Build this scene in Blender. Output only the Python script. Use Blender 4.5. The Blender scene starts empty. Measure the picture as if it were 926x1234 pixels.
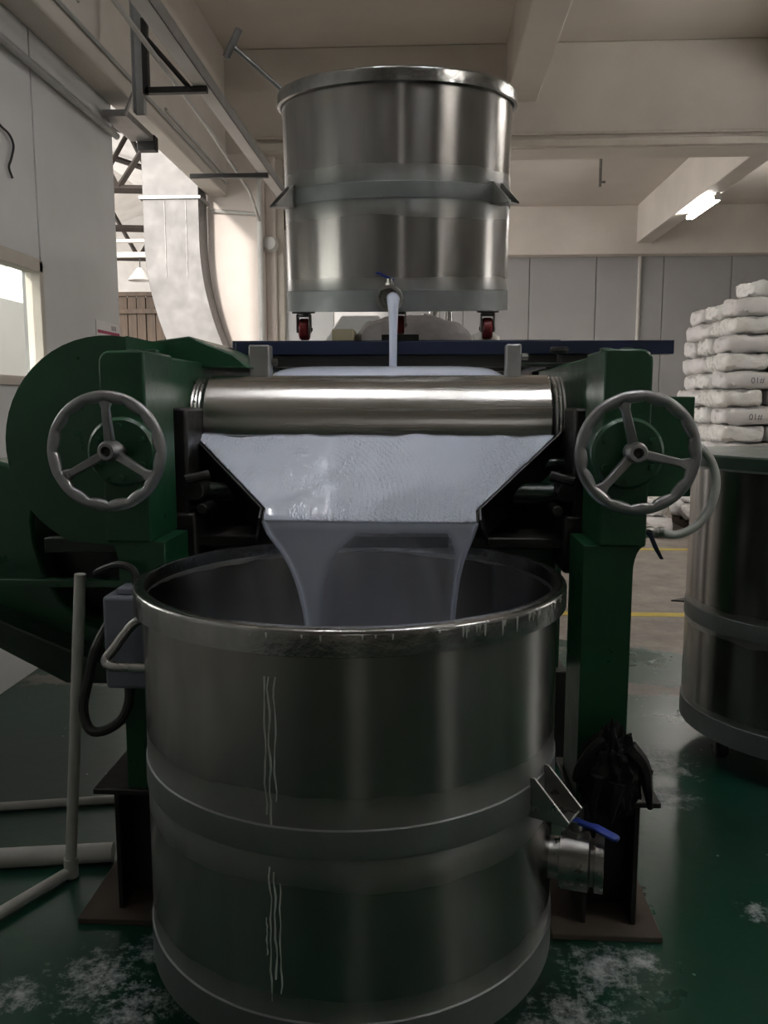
import bpy, bmesh, math, random
from mathutils import Vector, Matrix, noise
random.seed(7)
PI = math.pi
SC = bpy.context.scene
COL = SC.collection

# ------------------------------------------------------------------ camera, world, lights, exposure
cam_d = bpy.data.cameras.new('camera'); cam = bpy.data.objects.new('camera', cam_d); COL.objects.link(cam)
cam_d.sensor_fit = 'VERTICAL'; cam_d.sensor_height = 36.0; cam_d.lens = 36.0*1000.0/1234.0
cam_d.clip_start = 0.05; cam_d.clip_end = 200
cam.location = (0, 0, 1.45)
cam.rotation_euler = (math.radians(90-7.62), 0, math.radians(3.03))
SC.camera = cam

W = bpy.data.worlds.new('sky'); SC.world = W; W.use_nodes = True
bg = W.node_tree.nodes['Background']
bg.inputs[0].default_value = (1.0, 0.97, 0.94, 1); bg.inputs[1].default_value = 4.0

sun_d = bpy.data.lights.new('sun', 'SUN'); sun_d.energy = 2.4; sun_d.angle = math.radians(3); sun_d.color = (1.0, .93, .86)
sun = bpy.data.objects.new('sun', sun_d); COL.objects.link(sun); sun.location = (-4, -8, 8)
sun.rotation_euler = Vector((.19, .95, -.20)).to_track_quat('-Z', 'Y').to_euler()   # enters by the yard opening on the left

SC.view_settings.view_transform = 'Standard'; SC.view_settings.look = 'None'
SC.view_settings.gamma = 1; SC.view_settings.use_curve_mapping = False
SC.view_settings.exposure = 0.2
TUBE_E = 88.0          # emission of the fluorescent tubes

# ------------------------------------------------------------------ materials
def nodes(name):
    m = bpy.data.materials.new(name); m.use_nodes = True
    nt = m.node_tree; return m, nt, nt.nodes['Principled BSDF']
def N(nt, t, **kw):
    n = nt.nodes.new(t)
    for k, v in kw.items(): setattr(n, k, v)
    return n
def coord(nt, out='Object', scale=(1,1,1)):
    tc = N(nt, 'ShaderNodeTexCoord'); mp = N(nt, 'ShaderNodeMapping'); mp.inputs['Scale'].default_value = scale
    nt.links.new(tc.outputs[out], mp.inputs['Vector']); return mp.outputs['Vector']
def nz(nt, vec, scale, detail=4, rough=.55):
    n = N(nt, 'ShaderNodeTexNoise'); n.inputs['Scale'].default_value = scale
    n.inputs['Detail'].default_value = detail; n.inputs['Roughness'].default_value = rough
    nt.links.new(vec, n.inputs['Vector']); return n.outputs['Fac']
def ramp(nt, fac, stops):
    r = N(nt, 'ShaderNodeValToRGB'); e = r.color_ramp.elements
    while len(e) < len(stops): e.new(.5)
    for el, (p, c) in zip(e, stops):
        el.position = p; el.color = (c, c, c, 1) if isinstance(c, (int, float)) else (*c, 1)
    nt.links.new(fac, r.inputs['Fac']); return r.outputs['Color']
def mixc(nt, fac, a, b):
    m = N(nt, 'ShaderNodeMix', data_type='RGBA')
    for s, v in ((m.inputs[0], fac), (m.inputs[6], a), (m.inputs[7], b)):
        if isinstance(v, tuple): s.default_value = (*v, 1) if len(v) == 3 else v
        elif isinstance(v, (int, float)): s.default_value = v
        else: nt.links.new(v, s)
    return m.outputs[2]
def math_(nt, op, a, b=None, clamp=False):
    m = N(nt, 'ShaderNodeMath', operation=op, use_clamp=clamp)
    for i, v in enumerate((a, b)):
        if v is None: continue
        if isinstance(v, (int, float)): m.inputs[i].default_value = v
        else: nt.links.new(v, m.inputs[i])
    return m.outputs[0]
def bump(nt, bsdf, h, strength, dist=.01):
    b = N(nt, 'ShaderNodeBump'); b.inputs['Strength'].default_value = strength; b.inputs['Distance'].default_value = dist
    nt.links.new(h, b.inputs['Height']); nt.links.new(b.outputs[0], bsdf.inputs['Normal'])
def mat(name, c1, c2=None, rough=.5, metal=0, scale=4, bs=0, bscale=40, rvar=.12, stretch=(1,1,1), spec=.5, sss=0, coat=0):
    m, nt, b = nodes(name)
    c2 = c2 or tuple(x*.75 for x in c1)
    v = coord(nt, scale=stretch)
    n1 = nz(nt, v, scale, 6)
    nt.links.new(mixc(nt, ramp(nt, n1, [(.35, 0), (.68, 1)]), c1, c2), b.inputs['Base Color'])
    n2 = nz(nt, v, scale*3.1, 3)
    nt.links.new(math_(nt, 'ADD', math_(nt, 'MULTIPLY', math_(nt, 'SUBTRACT', n2, .5), rvar*2), rough, True), b.inputs['Roughness'])
    b.inputs['Metallic'].default_value = metal
    b.inputs['Specular IOR Level'].default_value = spec
    if coat: b.inputs['Coat Weight'].default_value = coat; b.inputs['Coat Roughness'].default_value = .1
    if bs: bump(nt, b, nz(nt, v, bscale, 5), bs)
    return m
def emit(name, col, s):
    m, nt, b = nodes(name)
    b.inputs['Base Color'].default_value = (*col, 1); b.inputs['Emission Color'].default_value = (*col, 1)
    n = nz(nt, coord(nt), 3, 2)
    nt.links.new(math_(nt, 'MULTIPLY', math_(nt, 'ADD', math_(nt, 'MULTIPLY', n, .1), .95), s), b.inputs['Emission Strength'])
    return m

def tank_steel(bands):
    """brushed stainless with matt sanded zones beside the welded hoops (object z)"""
    m, nt, b = nodes('brushed_tank_steel')
    v = coord(nt); vs = coord(nt, scale=(1, 1, 9)); vv = coord(nt, scale=(6, 6, .7))
    tc = N(nt, 'ShaderNodeTexCoord'); sx = N(nt, 'ShaderNodeSeparateXYZ'); nt.links.new(tc.outputs['Object'], sx.inputs[0])
    z = math_(nt, 'ADD', sx.outputs['Z'], math_(nt, 'MULTIPLY', math_(nt, 'SUBTRACT', nz(nt, v, 5, 2), .5), .04))
    tot = None
    for z0, w in bands:
        d = math_(nt, 'DIVIDE', math_(nt, 'ABSOLUTE', math_(nt, 'SUBTRACT', z, z0)), w)
        f = ramp(nt, d, [(.3, 1.0), (1.0, 0.0)])
        tot = f if tot is None else math_(nt, 'MAXIMUM', tot, f)
    streak = nz(nt, vv, 3, 5)
    cloud = nz(nt, v, 2.6, 2, .4); mott = nz(nt, coord(nt, scale=(5, 5, 1.2)), 2.0, 4, .5)
    base = mixc(nt, ramp(nt, mott, [(.25, 0), (.8, 1)]), (.37, .355, .335), (.235, .228, .218))
    base = mixc(nt, math_(nt, 'MULTIPLY', ramp(nt, streak, [(.55, 0), (.75, 1)]), .4), base, (.40, .39, .375))
    base = mixc(nt, math_(nt, 'MULTIPLY', tot, .8), base, (.21, .223, .22))
    # dull brown heat tint patches
    tint = ramp(nt, nz(nt, v, 2.3, 3), [(.62, 0), (.75, 1)])
    base = mixc(nt, math_(nt, 'MULTIPLY', tint, .35), base, (.30, .21, .13))
    nt.links.new(base, b.inputs['Base Color'])
    b.inputs['Metallic'].default_value = 1
    nt.links.new(math_(nt, 'SUBTRACT', 1.0, math_(nt, 'MULTIPLY', tot, .35)), b.inputs['Metallic'])
    r = math_(nt, 'ADD', .23, math_(nt, 'MULTIPLY', cloud, .06))
    r = math_(nt, 'ADD', r, math_(nt, 'MULTIPLY', tot, .25))
    nt.links.new(r, b.inputs['Roughness'])
    b.inputs['Anisotropic'].default_value = .84; b.inputs['Anisotropic Rotation'].default_value = .25
    tg = N(nt, 'ShaderNodeTangent'); tg.direction_type = 'RADIAL'; tg.axis = 'Z'
    nt.links.new(tg.outputs[0], b.inputs['Tangent'])
    return m

M = {}
M['plaster'] = mat('plaster', (.66, .61, .55), (.56, .515, .465), .85, scale=1.1, bs=.08, bscale=14)
M['ceiling'] = mat('ceiling_plaster', (.66, .605, .54), (.58, .53, .475), .9, scale=.9, bs=.05, bscale=9)
M['colpaint'] = mat('column_paint', (.80, .73, .68), (.70, .62, .56), .7, scale=1.6, bs=.08, bscale=10)
M['panel'] = mat('sandwich_panel', (.68, .675, .665), (.60, .595, .585), .5, scale=1.2, bs=.02, bscale=3)
M['panel_back'] = mat('grey_wall_panel', (.335, .33, .325), (.30, .295, .29), .45, scale=.9, bs=.02, bscale=2)
M['seam'] = mat('panel_seam', (.22, .22, .215), None, .8)
M['green'] = mat('green_machine_paint', (.010, .066, .027), (.007, .048, .020), .32, scale=5, bs=.12, bscale=60, spec=.5)
M['green_dark'] = mat('oily_dark_green', (.006, .022, .011), (.004, .012, .007), .32, scale=7, bs=.3, bscale=25)
M['black'] = mat('black_grease', (.006, .006, .006), (.014, .012, .010), .4, scale=9, bs=.3, bscale=30)
M['blackmetal'] = mat('black_painted_steel', (.010, .010, .010), (.02, .018, .016), .45, scale=5, bs=.08)
M['blue'] = mat('navy_beam_paint', (.006, .014, .045), (.004, .009, .028), .4, scale=6, bs=.05)
M['bluegrip'] = mat('blue_vinyl_grip', (.015, .045, .33), (.01, .03, .22), .4, scale=12)
M['steel'] = mat('stainless_fitting', (.42, .41, .39), (.30, .295, .28), .3, 1, scale=9, bs=.05)
M['steel_dark'] = mat('dull_cast_steel', (.20, .195, .19), (.12, .115, .11), .45, .9, scale=12, bs=.15)
M['wheelsteel'] = mat('cast_handwheel', (.36, .36, .365), (.27, .27, .275), .38, .85, scale=14, bs=.1)
M['rim'] = mat('wet_rim_steel', (.40, .395, .38), (.26, .26, .25), .22, 1, scale=11, bs=.25, bscale=28)
M['galv'] = mat('galvanised_steel', (.42, .42, .42), (.34, .34, .335), .42, .9, scale=7, bs=.05, rvar=.08)
M['duct'] = mat('galvanised_duct', (.135, .13, .126), (.11, .107, .104), .45, .3, scale=2.2, bs=.03, bscale=4)
M['whitepvc'] = mat('white_pvc', (.55, .54, .51), (.46, .44, .41), .45, scale=6)
M['hose'] = mat('grey_hose_rubber', (.50, .51, .48), (.42, .43, .40), .45, scale=8)
M['greybox'] = mat('grey_blue_enamel', (.19, .20, .245), (.15, .16, .20), .45, scale=4)
M['lidtop'] = mat('scuffed_green_lid', (.035, .07, .05), (.06, .085, .07), .35, scale=5, bs=.05)
M['sack'] = mat('white_woven_sack', (.70, .675, .665), (.63, .605, .60), .33, scale=5, bs=.35, bscale=16)
M['sack2'] = mat('clear_film_sack', (.74, .735, .72), (.66, .64, .60), .28, scale=4, bs=.5, bscale=13)
M['ink'] = mat('sack_ink', (.12, .12, .13), None, .6)
M['rag'] = mat('black_oily_rag', (.005, .005, .005), (.010, .009, .009), .6, scale=8, bs=.5, bscale=25, spec=.25)
M['wood'] = mat('weathered_planks', (.062, .040, .025), (.036, .024, .015), .75, scale=3, stretch=(6, 6, .6), bs=.2)
M['truss'] = mat('rusty_truss', (.022, .014, .010), (.013, .009, .007), .75, scale=6)
M['roof'] = mat('pale_roof_sheet', (.66, .64, .62), (.55, .53, .50), .6, scale=2)
M['cream'] = mat('cream_trim', (.60, .55, .48), (.52, .47, .41), .6, scale=4)
M['plastic_grey'] = mat('grey_conduit', (.40, .40, .39), (.33, .33, .32), .5, scale=6)
M['redwheel'] = mat('red_caster_wheel', (.22, .018, .022), (.10, .012, .014), .35, scale=10)
M['rubber'] = mat('black_rubber', (.012, .012, .012), None, .55, scale=8)
M['wire'] = mat('black_wire', (.02, .02, .02), None, .5)
M['yellow'] = mat('yellow_line_paint', (.62, .47, .045), (.5, .37, .04), .5, scale=8)
M['fluid'] = None
M['brownhole'] = mat('dark_brown', (.10, .078, .06), (.07, .055, .045), .8, scale=3)
M['drip'] = mat('dried_white_drips', (.62, .62, .60), (.45, .45, .44), .4, scale=20)
M['tube'] = emit('lit_tube', (1.0, .97, .92), TUBE_E)
M['tube_dim'] = emit('dim_tube', (.93, .96, 1.0), TUBE_E*.42)
M['paper'] = mat('paper_sign', (.78, .75, .74), (.72, .69, .68), .7, scale=6)
M['paperred'] = mat('sign_red_print', (.42, .05, .12), None, .7)
M['crumple'] = mat('crumpled_lilac_film', (.36, .335, .34), (.26, .245, .25), .4, scale=9, bs=.6, bscale=14)
M['chrome'] = mat('chrome_pipe', (.60, .59, .57), (.45, .44, .43), .14, 1, scale=5)
M['bench'] = mat('cream_bench', (.52, .47, .33), (.44, .40, .28), .55, scale=5)
M['hoop'] = mat('matt_hoop_steel', (.235, .25, .25), (.20, .212, .212), .52, .65, scale=6, bs=.08)
M['tanksteel'] = tank_steel([(.467, .10), (.04, .10), (.878, .02)])
M['tallsteel'] = tank_steel([(.467, .06), (.04, .075)])

def roller_steel():
    m, nt, b = nodes('ground_roller_steel')
    v = coord(nt, scale=(1, 40, 40)); v2 = coord(nt, scale=(.4, 14, 14))
    n1 = nz(nt, v2, 3, 4)
    nt.links.new(mixc(nt, n1, (.70, .68, .655), (.56, .545, .525)), b.inputs['Base Color'])
    b.inputs['Metallic'].default_value = 1
    nt.links.new(math_(nt, 'ADD', .20, math_(nt, 'MULTIPLY', n1, .12)), b.inputs['Roughness'])
    b.inputs['Anisotropic'].default_value = .75; b.inputs['Anisotropic Rotation'].default_value = .25
    tg = N(nt, 'ShaderNodeTangent'); tg.direction_type = 'RADIAL'; tg.axis = 'X'; nt.links.new(tg.outputs[0], b.inputs['Tangent'])
    bump(nt, b, nz(nt, v, 4, 3), .03, .005)
    return m
M['roller'] = roller_steel()

def fluid_mat(name, alpha=1.0, ripple=True):
    m, nt, b = nodes(name)
    v = coord(nt)
    n1 = nz(nt, v, 4, 3)
    nt.links.new(mixc(nt, n1, (.60, .655, .80), (.68, .73, .85)), b.inputs['Base Color'])
    b.inputs['Roughness'].default_value = .08
    b.inputs['Specular IOR Level'].default_value = .5
    if ripple:
        wv = N(nt, 'ShaderNodeTexVoronoi'); wv.inputs['Scale'].default_value = 1.0
        vv = coord(nt, scale=(175, 100, 100)); nt.links.new(vv, wv.inputs['Vector'])
        wv2 = N(nt, 'ShaderNodeTexWave', wave_type='RINGS', rings_direction='SPHERICAL'); wv2.inputs['Scale'].default_value = 22; wv2.inputs['Distortion'].default_value = .6
        tc = N(nt, 'ShaderNodeTexCoord'); mp = N(nt, 'ShaderNodeMapping'); mp.inputs['Location'].default_value = (.21, 0, .02)
        nt.links.new(tc.outputs['Object'], mp.inputs['Vector']); nt.links.new(mp.outputs[0], wv2.inputs['Vector'])
        patch = ramp(nt, nz(nt, v, 5, 2), [(.36, 0), (.62, 1)])
        h = math_(nt, 'MULTIPLY', math_(nt, 'ADD', math_(nt, 'MULTIPLY', wv.outputs['Distance'], 1.0), math_(nt, 'MULTIPLY', wv2.outputs['Fac'], .35)), patch)
        bump(nt, b, h, .65, .006)
    else:
        bump(nt, b, nz(nt, coord(nt, scale=(20, 20, 1.5)), 1.5, 2), .15, .01)
    b.inputs['Alpha'].default_value = alpha
    return m
M['fluid'] = fluid_mat('white_cream')
M['fluid_smooth'] = fluid_mat('white_cream_smooth', 1.0, False)
M['strand'] = fluid_mat('falling_cream', .42, False)
M['film'] = fluid_mat('thin_cream_film', .16, False)
_nt = M['film'].node_tree; _a = _nt.nodes.new('ShaderNodeAttribute'); _a.attribute_name = 'thickness'
_nt.links.new(_a.outputs['Fac'], _nt.nodes['Principled BSDF'].inputs['Alpha'])

def floor_mat():
    m, nt, b = nodes('green_epoxy_floor')
    tc = N(nt, 'ShaderNodeTexCoord'); v = tc.outputs['Object']
    sx = N(nt, 'ShaderNodeSeparateXYZ'); nt.links.new(v, sx.inputs[0])
    big = nz(nt, v, 1.3, 6, .65); fine = nz(nt, v, 9, 6, .7)
    green = mixc(nt, fine, (.003, .042, .024), (.008, .062, .039))
    green = mixc(nt, ramp(nt, nz(nt, v, .8, 4), [(.45, 0), (.7, 1)]), green, (.018, .042, .033))
    conc = mixc(nt, ramp(nt, nz(nt, v, 4, 8, .75), [(.35, 0), (.65, 1)]), (.34, .30, .265), (.19, .165, .145))
    # paint is worn away to concrete behind the machine
    y = math_(nt, 'ADD', sx.outputs['Y'], math_(nt, 'MULTIPLY', math_(nt, 'SUBTRACT', big, .5), 2.6))
    worn = ramp(nt, math_(nt, 'DIVIDE', y, 10.0), [(.465, 0), (.48, 1)])
    strip = ramp(nt, math_(nt, 'ABSOLUTE', math_(nt, 'SUBTRACT', math_(nt, 'ADD', sx.outputs['Y'], math_(nt, 'MULTIPLY', math_(nt, 'SUBTRACT', fine, .5), .5)), 4.12)), [(.05, 1), (.09, 0)])
    worn = math_(nt, 'MAXIMUM', worn, math_(nt, 'MULTIPLY', strip, .8))
    wl = ramp(nt, math_(nt, 'ADD', math_(nt, 'MULTIPLY', sx.outputs['X'], -.1), math_(nt, 'MULTIPLY', math_(nt, 'SUBTRACT', big, .5), .10)), [(.17, 0), (.20, 1)])
    col = mixc(nt, worn, green, conc)
    # spilled white powder; patches beside the tall tank paint wet-floor reflections
    tot = None
    for (px, py, r) in [(.46, 1.98, .17), (.37, 1.83, .16), (.56, 2.02, .10), (-.83, 1.90, .17), (-.70, 1.80, .16), (-.70, 2.0, .10), (-1.0, 1.82, .1), (.96, 2.26, .09), (.96, 3.24, .20), (.9, 2.95, .12), (.28, 1.75, .12)]:
        d = N(nt, 'ShaderNodeVectorMath', operation='DISTANCE'); d.inputs[1].default_value = (px, py, 0); nt.links.new(v, d.inputs[0])
        f = math_(nt, 'SUBTRACT', 1.0, math_(nt, 'DIVIDE', d.outputs['Value'], r*1.5), True)
        tot = f if tot is None else math_(nt, 'MAXIMUM', tot, f)
    sp = nz(nt, v, 26, 8, .8); sp2 = nz(nt, v, 5, 4, .6)
    pw = math_(nt, 'MULTIPLY', math_(nt, 'ADD', math_(nt, 'MULTIPLY', tot, .46), math_(nt, 'MULTIPLY', sp2, .30)), math_(nt, 'GREATER_THAN', tot, .001))
    pw = ramp(nt, math_(nt, 'ADD', pw, math_(nt, 'MULTIPLY', math_(nt, 'SUBTRACT', sp, .5), 1.3)), [(.42, 0), (.72, 1)])
    vo = N(nt, 'ShaderNodeTexVoronoi'); vo.inputs['Scale'].default_value = 17; nt.links.new(v, vo.inputs['Vector'])
    speck = math_(nt, 'MULTIPLY', math_(nt, 'LESS_THAN', vo.outputs['Distance'], .07), math_(nt, 'GREATER_THAN', nz(nt, v, 2.1, 2), .55))
    pw2 = math_(nt, 'MAXIMUM', math_(nt, 'MULTIPLY', pw, .85), math_(nt, 'MULTIPLY', speck, .7))
    col = mixc(nt, pw2, col, (.62, .63, .66))
    nt.links.new(col, b.inputs['Base Color'])
    r = math_(nt, 'ADD', .16, math_(nt, 'MULTIPLY', big, .28))
    r = math_(nt, 'MAXIMUM', r, math_(nt, 'MULTIPLY', worn, .6)); r = math_(nt, 'MAXIMUM', r, math_(nt, 'MULTIPLY', pw2, .7))
    nt.links.new(r, b.inputs['Roughness'])
    bump(nt, b, math_(nt, 'ADD', nz(nt, v, 12, 6), math_(nt, 'MULTIPLY', pw2, .5)), .12, .01)
    return m
M['floor'] = floor_mat()

# ------------------------------------------------------------------ geometry helpers
class B:
    def __init__(s): s.v = []; s.f = []
    def add(s, v, f):
        n = len(s.v); s.v += [tuple(p) for p in v]; s.f += [tuple(i+n for i in q) for q in f]; return s
    def box(s, x0, x1, y0, y1, z0, z1):
        v = [(x, y, z) for z in (z0, z1) for y in (y0, y1) for x in (x0, x1)]
        return s.add(v, [(0, 2, 3, 1), (4, 5, 7, 6), (0, 1, 5, 4), (2, 6, 7, 3), (0, 4, 6, 2), (1, 3, 7, 5)])
    def prism(s, poly, axis, a, b):
        def p(u, w, t): return {'x': (t, u, w), 'y': (u, t, w), 'z': (u, w, t)}[axis]
        n = len(poly); v = [p(u, w, a) for u, w in poly]+[p(u, w, b) for u, w in poly]
        return s.add(v, [tuple(range(n-1, -1, -1)), tuple(range(n, 2*n))]+[(i, (i+1) % n, n+(i+1) % n, n+i) for i in range(n)])
    def lathe(s, prof, seg=32, axis='z', c=(0, 0, 0), closed=False, mat=None):
        rings = []; n0 = []
        v = []; f = []
        m = len(prof)
        for k in range(seg):
            t = 2*PI*k/seg; ct, st = math.cos(t), math.sin(t)
            for r, h in prof:
                p = {'z': (r*ct, r*st, h), 'y': (r*ct, h, r*st), 'x': (h, r*ct, r*st)}[axis]
                p = Vector(p)
                if mat: p = mat @ p
                v.append((p[0]+c[0], p[1]+c[1], p[2]+c[2]))
        for k in range(seg):
            j = (k+1) % seg
            for i in range(m if closed else m-1):
                i2 = (i+1) % m
                f.append((k*m+i, j*m+i, j*m+i2, k*m+i2))
        if not closed:
            if prof[0][0] > 1e-6: f.append(tuple(k*m for k in range(seg-1, -1, -1)))
            if prof[-1][0] > 1e-6: f.append(tuple(k*m+m-1 for k in range(seg)))
        return s.add(v, f)
    def tube(s, path, r, seg=10, cap=True, closed=False):
        P = [Vector(p) for p in path]; n = len(P); v = []; f = []
        up = Vector((0, 0, 1)); prev = None
        for i in range(n):
            a = P[(i-1) % n] if (i > 0 or closed) else P[i]; b_ = P[(i+1) % n] if (i < n-1 or closed) else P[i]
            t = (b_-a).normalized()
            if prev is None:
                u = t.cross(up)
                if u.length < 1e-3: u = t.cross(Vector((1, 0, 0)))
                u.normalize()
            else:
                u = prev-t*prev.dot(t); u.normalize()
            prev = u; w = t.cross(u)
            rr = r(i/(n-1)) if callable(r) else r
            for k in range(seg):
                q = 2*PI*k/seg; p = P[i]+u*(rr*math.cos(q))+w*(rr*math.sin(q)); v.append(tuple(p))
        for i in range(n if closed else n-1):
            i2 = (i+1) % n
            for k in range(seg):
                j = (k+1) % seg; f.append((i*seg+k, i*seg+j, i2*seg+j, i2*seg+k))
        if cap and not closed: f.append(tuple(range(seg-1, -1, -1))); f.append(tuple((n-1)*seg+k for k in range(seg)))
        return s.add(v, f)
    def cyl(s, p0, p1, r, seg=20): return s.tube([p0, p1], r, seg)
    def grid(s, fn, nu, nv, thick=None):
        v = [fn(i/nu, j/nv) for i in range(nu+1) for j in range(nv+1)]
        f = [(i*(nv+1)+j, (i+1)*(nv+1)+j, (i+1)*(nv+1)+j+1, i*(nv+1)+j+1) for i in range(nu) for j in range(nv)]
        return s.add(v, f)
    def build(s, name, m, parent=None, bevel=0, smooth=35, label=None, seg=2, solid=0, sub=0, local=False):
        me = bpy.data.meshes.new(name)
        off = Vector((0, 0, 0))
        if parent is None and not local:
            xs = [p[0] for p in s.v]; ys = [p[1] for p in s.v]; zs = [p[2] for p in s.v]
            off = Vector(((min(xs)+max(xs))/2, (min(ys)+max(ys))/2, min(zs)))
        elif parent is not None and not local:
            off = Vector(parent.get('_org', (0, 0, 0)))
        me.from_pydata([tuple(Vector(p)-off) for p in s.v], [], s.f)
        bm = bmesh.new(); bm.from_mesh(me); bmesh.ops.recalc_face_normals(bm, faces=bm.faces); bm.to_mesh(me); bm.free()
        me.materials.append(M[m] if isinstance(m, str) else m)
        if smooth:
            me.polygons.foreach_set('use_smooth', [True]*len(me.polygons)); me.set_sharp_from_angle(angle=math.radians(smooth))
        o = bpy.data.objects.new(name, me); COL.objects.link(o)
        if parent is None: o.location = off
        else: o.parent = parent; o['_org'] = parent.get('_org', (0, 0, 0))
        if solid:
            k = o.modifiers.new('solid', 'SOLIDIFY'); k.thickness = solid; k.offset = 0
        if bevel:
            k = o.modifiers.new('bevel', 'BEVEL'); k.width = bevel; k.segments = seg; k.limit_method = 'ANGLE'; k.angle_limit = math.radians(40)
        if sub:
            k = o.modifiers.new('sub', 'SUBSURF'); k.levels = sub; k.render_levels = sub
        if label: o['label'] = label
        return o
def tag(o, label=None, cat=None, group=None, kind=None):
    if label: o['label'] = label
    if cat: o['category'] = cat
    if group: o['group'] = group
    if kind: o['kind'] = kind
    return o
def thing(name, loc, label, cat, group=None, rot=None):
    o = bpy.data.objects.new(name, None); COL.objects.link(o); o.location = loc; o.empty_display_size = .1
    if rot: o.rotation_euler = rot
    o['_org'] = tuple(loc) if not rot else (0, 0, 0)
    return tag(o, label, cat, group)
def struct(o): o['kind'] = 'structure'; return o
def copy_tree(o, parent=None):
    c = o.copy(); COL.objects.link(c)
    if parent: c.parent = parent
    for ch in list(o.children): copy_tree(ch, c)
    return c
def bez(pts, n=8):
    """Catmull-Rom through points"""
    P = [Vector(p) for p in pts]; P = [P[0]*2-P[1]]+P+[P[-1]*2-P[-2]]; out = []
    for i in range(1, len(P)-2):
        for k in range(n):
            t = k/n; a, b_, c, d = P[i-1], P[i], P[i+1], P[i+2]
            out.append(.5*((2*b_)+(c-a)*t+(2*a-5*b_+4*c-d)*t*t+(3*b_-a-3*c+d)*t**3))
    out.append(P[-2]); return out
def fn(p, s=1.0): return noise.noise(Vector(p)*s)

# ================================================================== THE SETTING
ZC = 4.72
fl = struct(B().box(-14, 7, -6, 30, -.1, 0).build('floor', 'floor', local=True, smooth=0))
for y, x0, x1 in ((5.63, .3, 6.9), (8.19, .3, 6.9)):
    B().box(x0, x1, y-.05, y+.05, 0.0, .002).build('yellow_line', 'yellow', fl, local=True, smooth=0)
ce = struct(B().box(-2.12, 7, -6, 15.3, ZC, ZC+.15).build('ceiling', 'ceiling', local=True, smooth=0))
B().box(-2.12, -1.94, -6, 8.2, 3.39, ZC).build('trim_1', 'plaster', None, .012, local=True)           # along left wall
B().box(-2.12, 7, 8.2, 8.55, 3.78, ZC).build('trim_2', 'plaster', None, .012, local=True)             # across, behind the high tank
B().box(.70, .985, -6, 8.2, 4.20, ZC).build('trim_3', 'plaster', None, .012, local=True)
B().box(3.50, 3.76, 8.55, 15.0, 4.10, ZC).build('trim_5', 'plaster', None, .012, local=True)
B().box(3.50, 3.76, -6, 8.2, 4.10, ZC).build('trim_6', 'plaster', None, .012, local=True)
B().box(-2.8, 7, 14.72, 15.0, 3.92, ZC).build('trim_7', 'plaster', None, .012, local=True)
for q in COL.objects:
    if q.name.startswith('trim_'): q['kind'] = 'structure'
cd = B().box(-1.65, 7, 8.15, 8.2, 3.79, 3.86).box(-1.65, 7, 8.165, 8.2, 3.90, 3.925)
cd.build('cable_duct', 'cream', ce, .006, local=True)
B().box(2.9, 2.93, 14.68, 14.72, 4.02, 4.25).build('steel_hook', 'steel_dark', ce, .004, local=True) if False else None
hk = B().tube([(2.33, 12.0, ZC), (2.33, 12.0, 4.36)], .02, 8).tube([(2.33, 12.0, 4.42), (2.40, 12.0, 4.42)], .015, 8)
hk.build('hanger_rod', 'steel_dark', ce, local=True)

wb = struct(B().box(-2.9, 7, 15.06, 15.3, 0, ZC).build('wall_back', 'seam', local=True, smooth=0))
x = -2.85
while x < 6.9:
    B().box(x+.006, x+1.144, 15.0, 15.06, 0, 3.93).build('panel', 'panel_back', wb, .006, local=True); x += 1.15
cp = B().tube([(3.63, 14.97, 0), (3.63, 14.97, 3.95)], .03, 10)
tag(cp.build('wall_conduit', 'whitepvc'), 'thin white vertical conduit running up the grey back wall', 'conduit')
def wall_with_holes(name, axis, a0, a1, t0, t1, holes, m):
    """wall along one axis with rectangular window holes (u0, u1, z0, z1)"""
    b = B(); u = a0
    def bx(u0, u1, z0, z1):
        if axis == 'y': b.box(t0, t1, u0, u1, z0, z1)
        else: b.box(u0, u1, t0, t1, z0, z1)
    for (u0, u1, z0, z1) in sorted(holes):
        bx(u, u0, 0, ZC); bx(u0, u1, 0, z0); bx(u0, u1, z1, ZC); u = u1
    bx(u, a1, 0, ZC)
    return struct(b.build(name, m, local=True, smooth=0))
RH = [(-3.55, -2.95, 1.1, 3.2), (5.0, 6.4, 1.1, 3.2)]; FH = [(.70, 1.10, 1.6, 3.2)]  # unseen windows, added so the tanks reflect bright vertical streaks
wall_with_holes('wall_right', 'y', -6, 15.3, 6.9, 7.05, RH, 'panel_back')
wall_with_holes('wall_front', 'x', -2.2, 7, -6.1, -5.95, FH, 'plaster')

wl = wall_with_holes('wall_left', 'y', -6, 5.70, -2.21, -2.181, [(2.30, 4.52, 1.58, 2.15)], 'seam')
for k in range(-8, 5):
    y0, y1 = 4.56+1.15*(k-3)-1.15, 4.56+1.15*(k-3)
    if k == 4: y0, y1 = 4.565, 5.72
    if y1 <= 4.57 and y0 > 3.3:       # panel with the window in it
        B().box(-2.18, -2.12, y0+.005, y1-.005, 2.19, 3.45).build('panel', 'panel', wl, .004, local=True)
        B().box(-2.18, -2.12, y0+.005, y1-.005, 0, 1.55).build('panel', 'panel', wl, .004, local=True)
    elif 3.3 >= y0 > 2.2:
        B().box(-2.18, -2.12, y0+.005, y1-.005, 2.19, 3.45).build('panel', 'panel', wl, .004, local=True)
        B().box(-2.18, -2.12, y0+.005, y1-.005, 0, 1.55).build('panel', 'panel', wl, .004, local=True)
    else:
        B().box(-2.18, -2.12, y0+.005, y1-.005, 0, 3.45).build('panel', 'panel', wl, .004, local=True)
me = wl.data
wy0 = 2.26
wf = B()
for (a, b_, c, d) in ((wy0, 4.56, 2.14, 2.21), (wy0, 4.56, 1.53, 1.58), (wy0, wy0+.05, 1.53, 2.2), (4.515, 4.56, 1.53, 2.2)):
    wf.box(-2.19, -2.105, a, b_, c, d)
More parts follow.
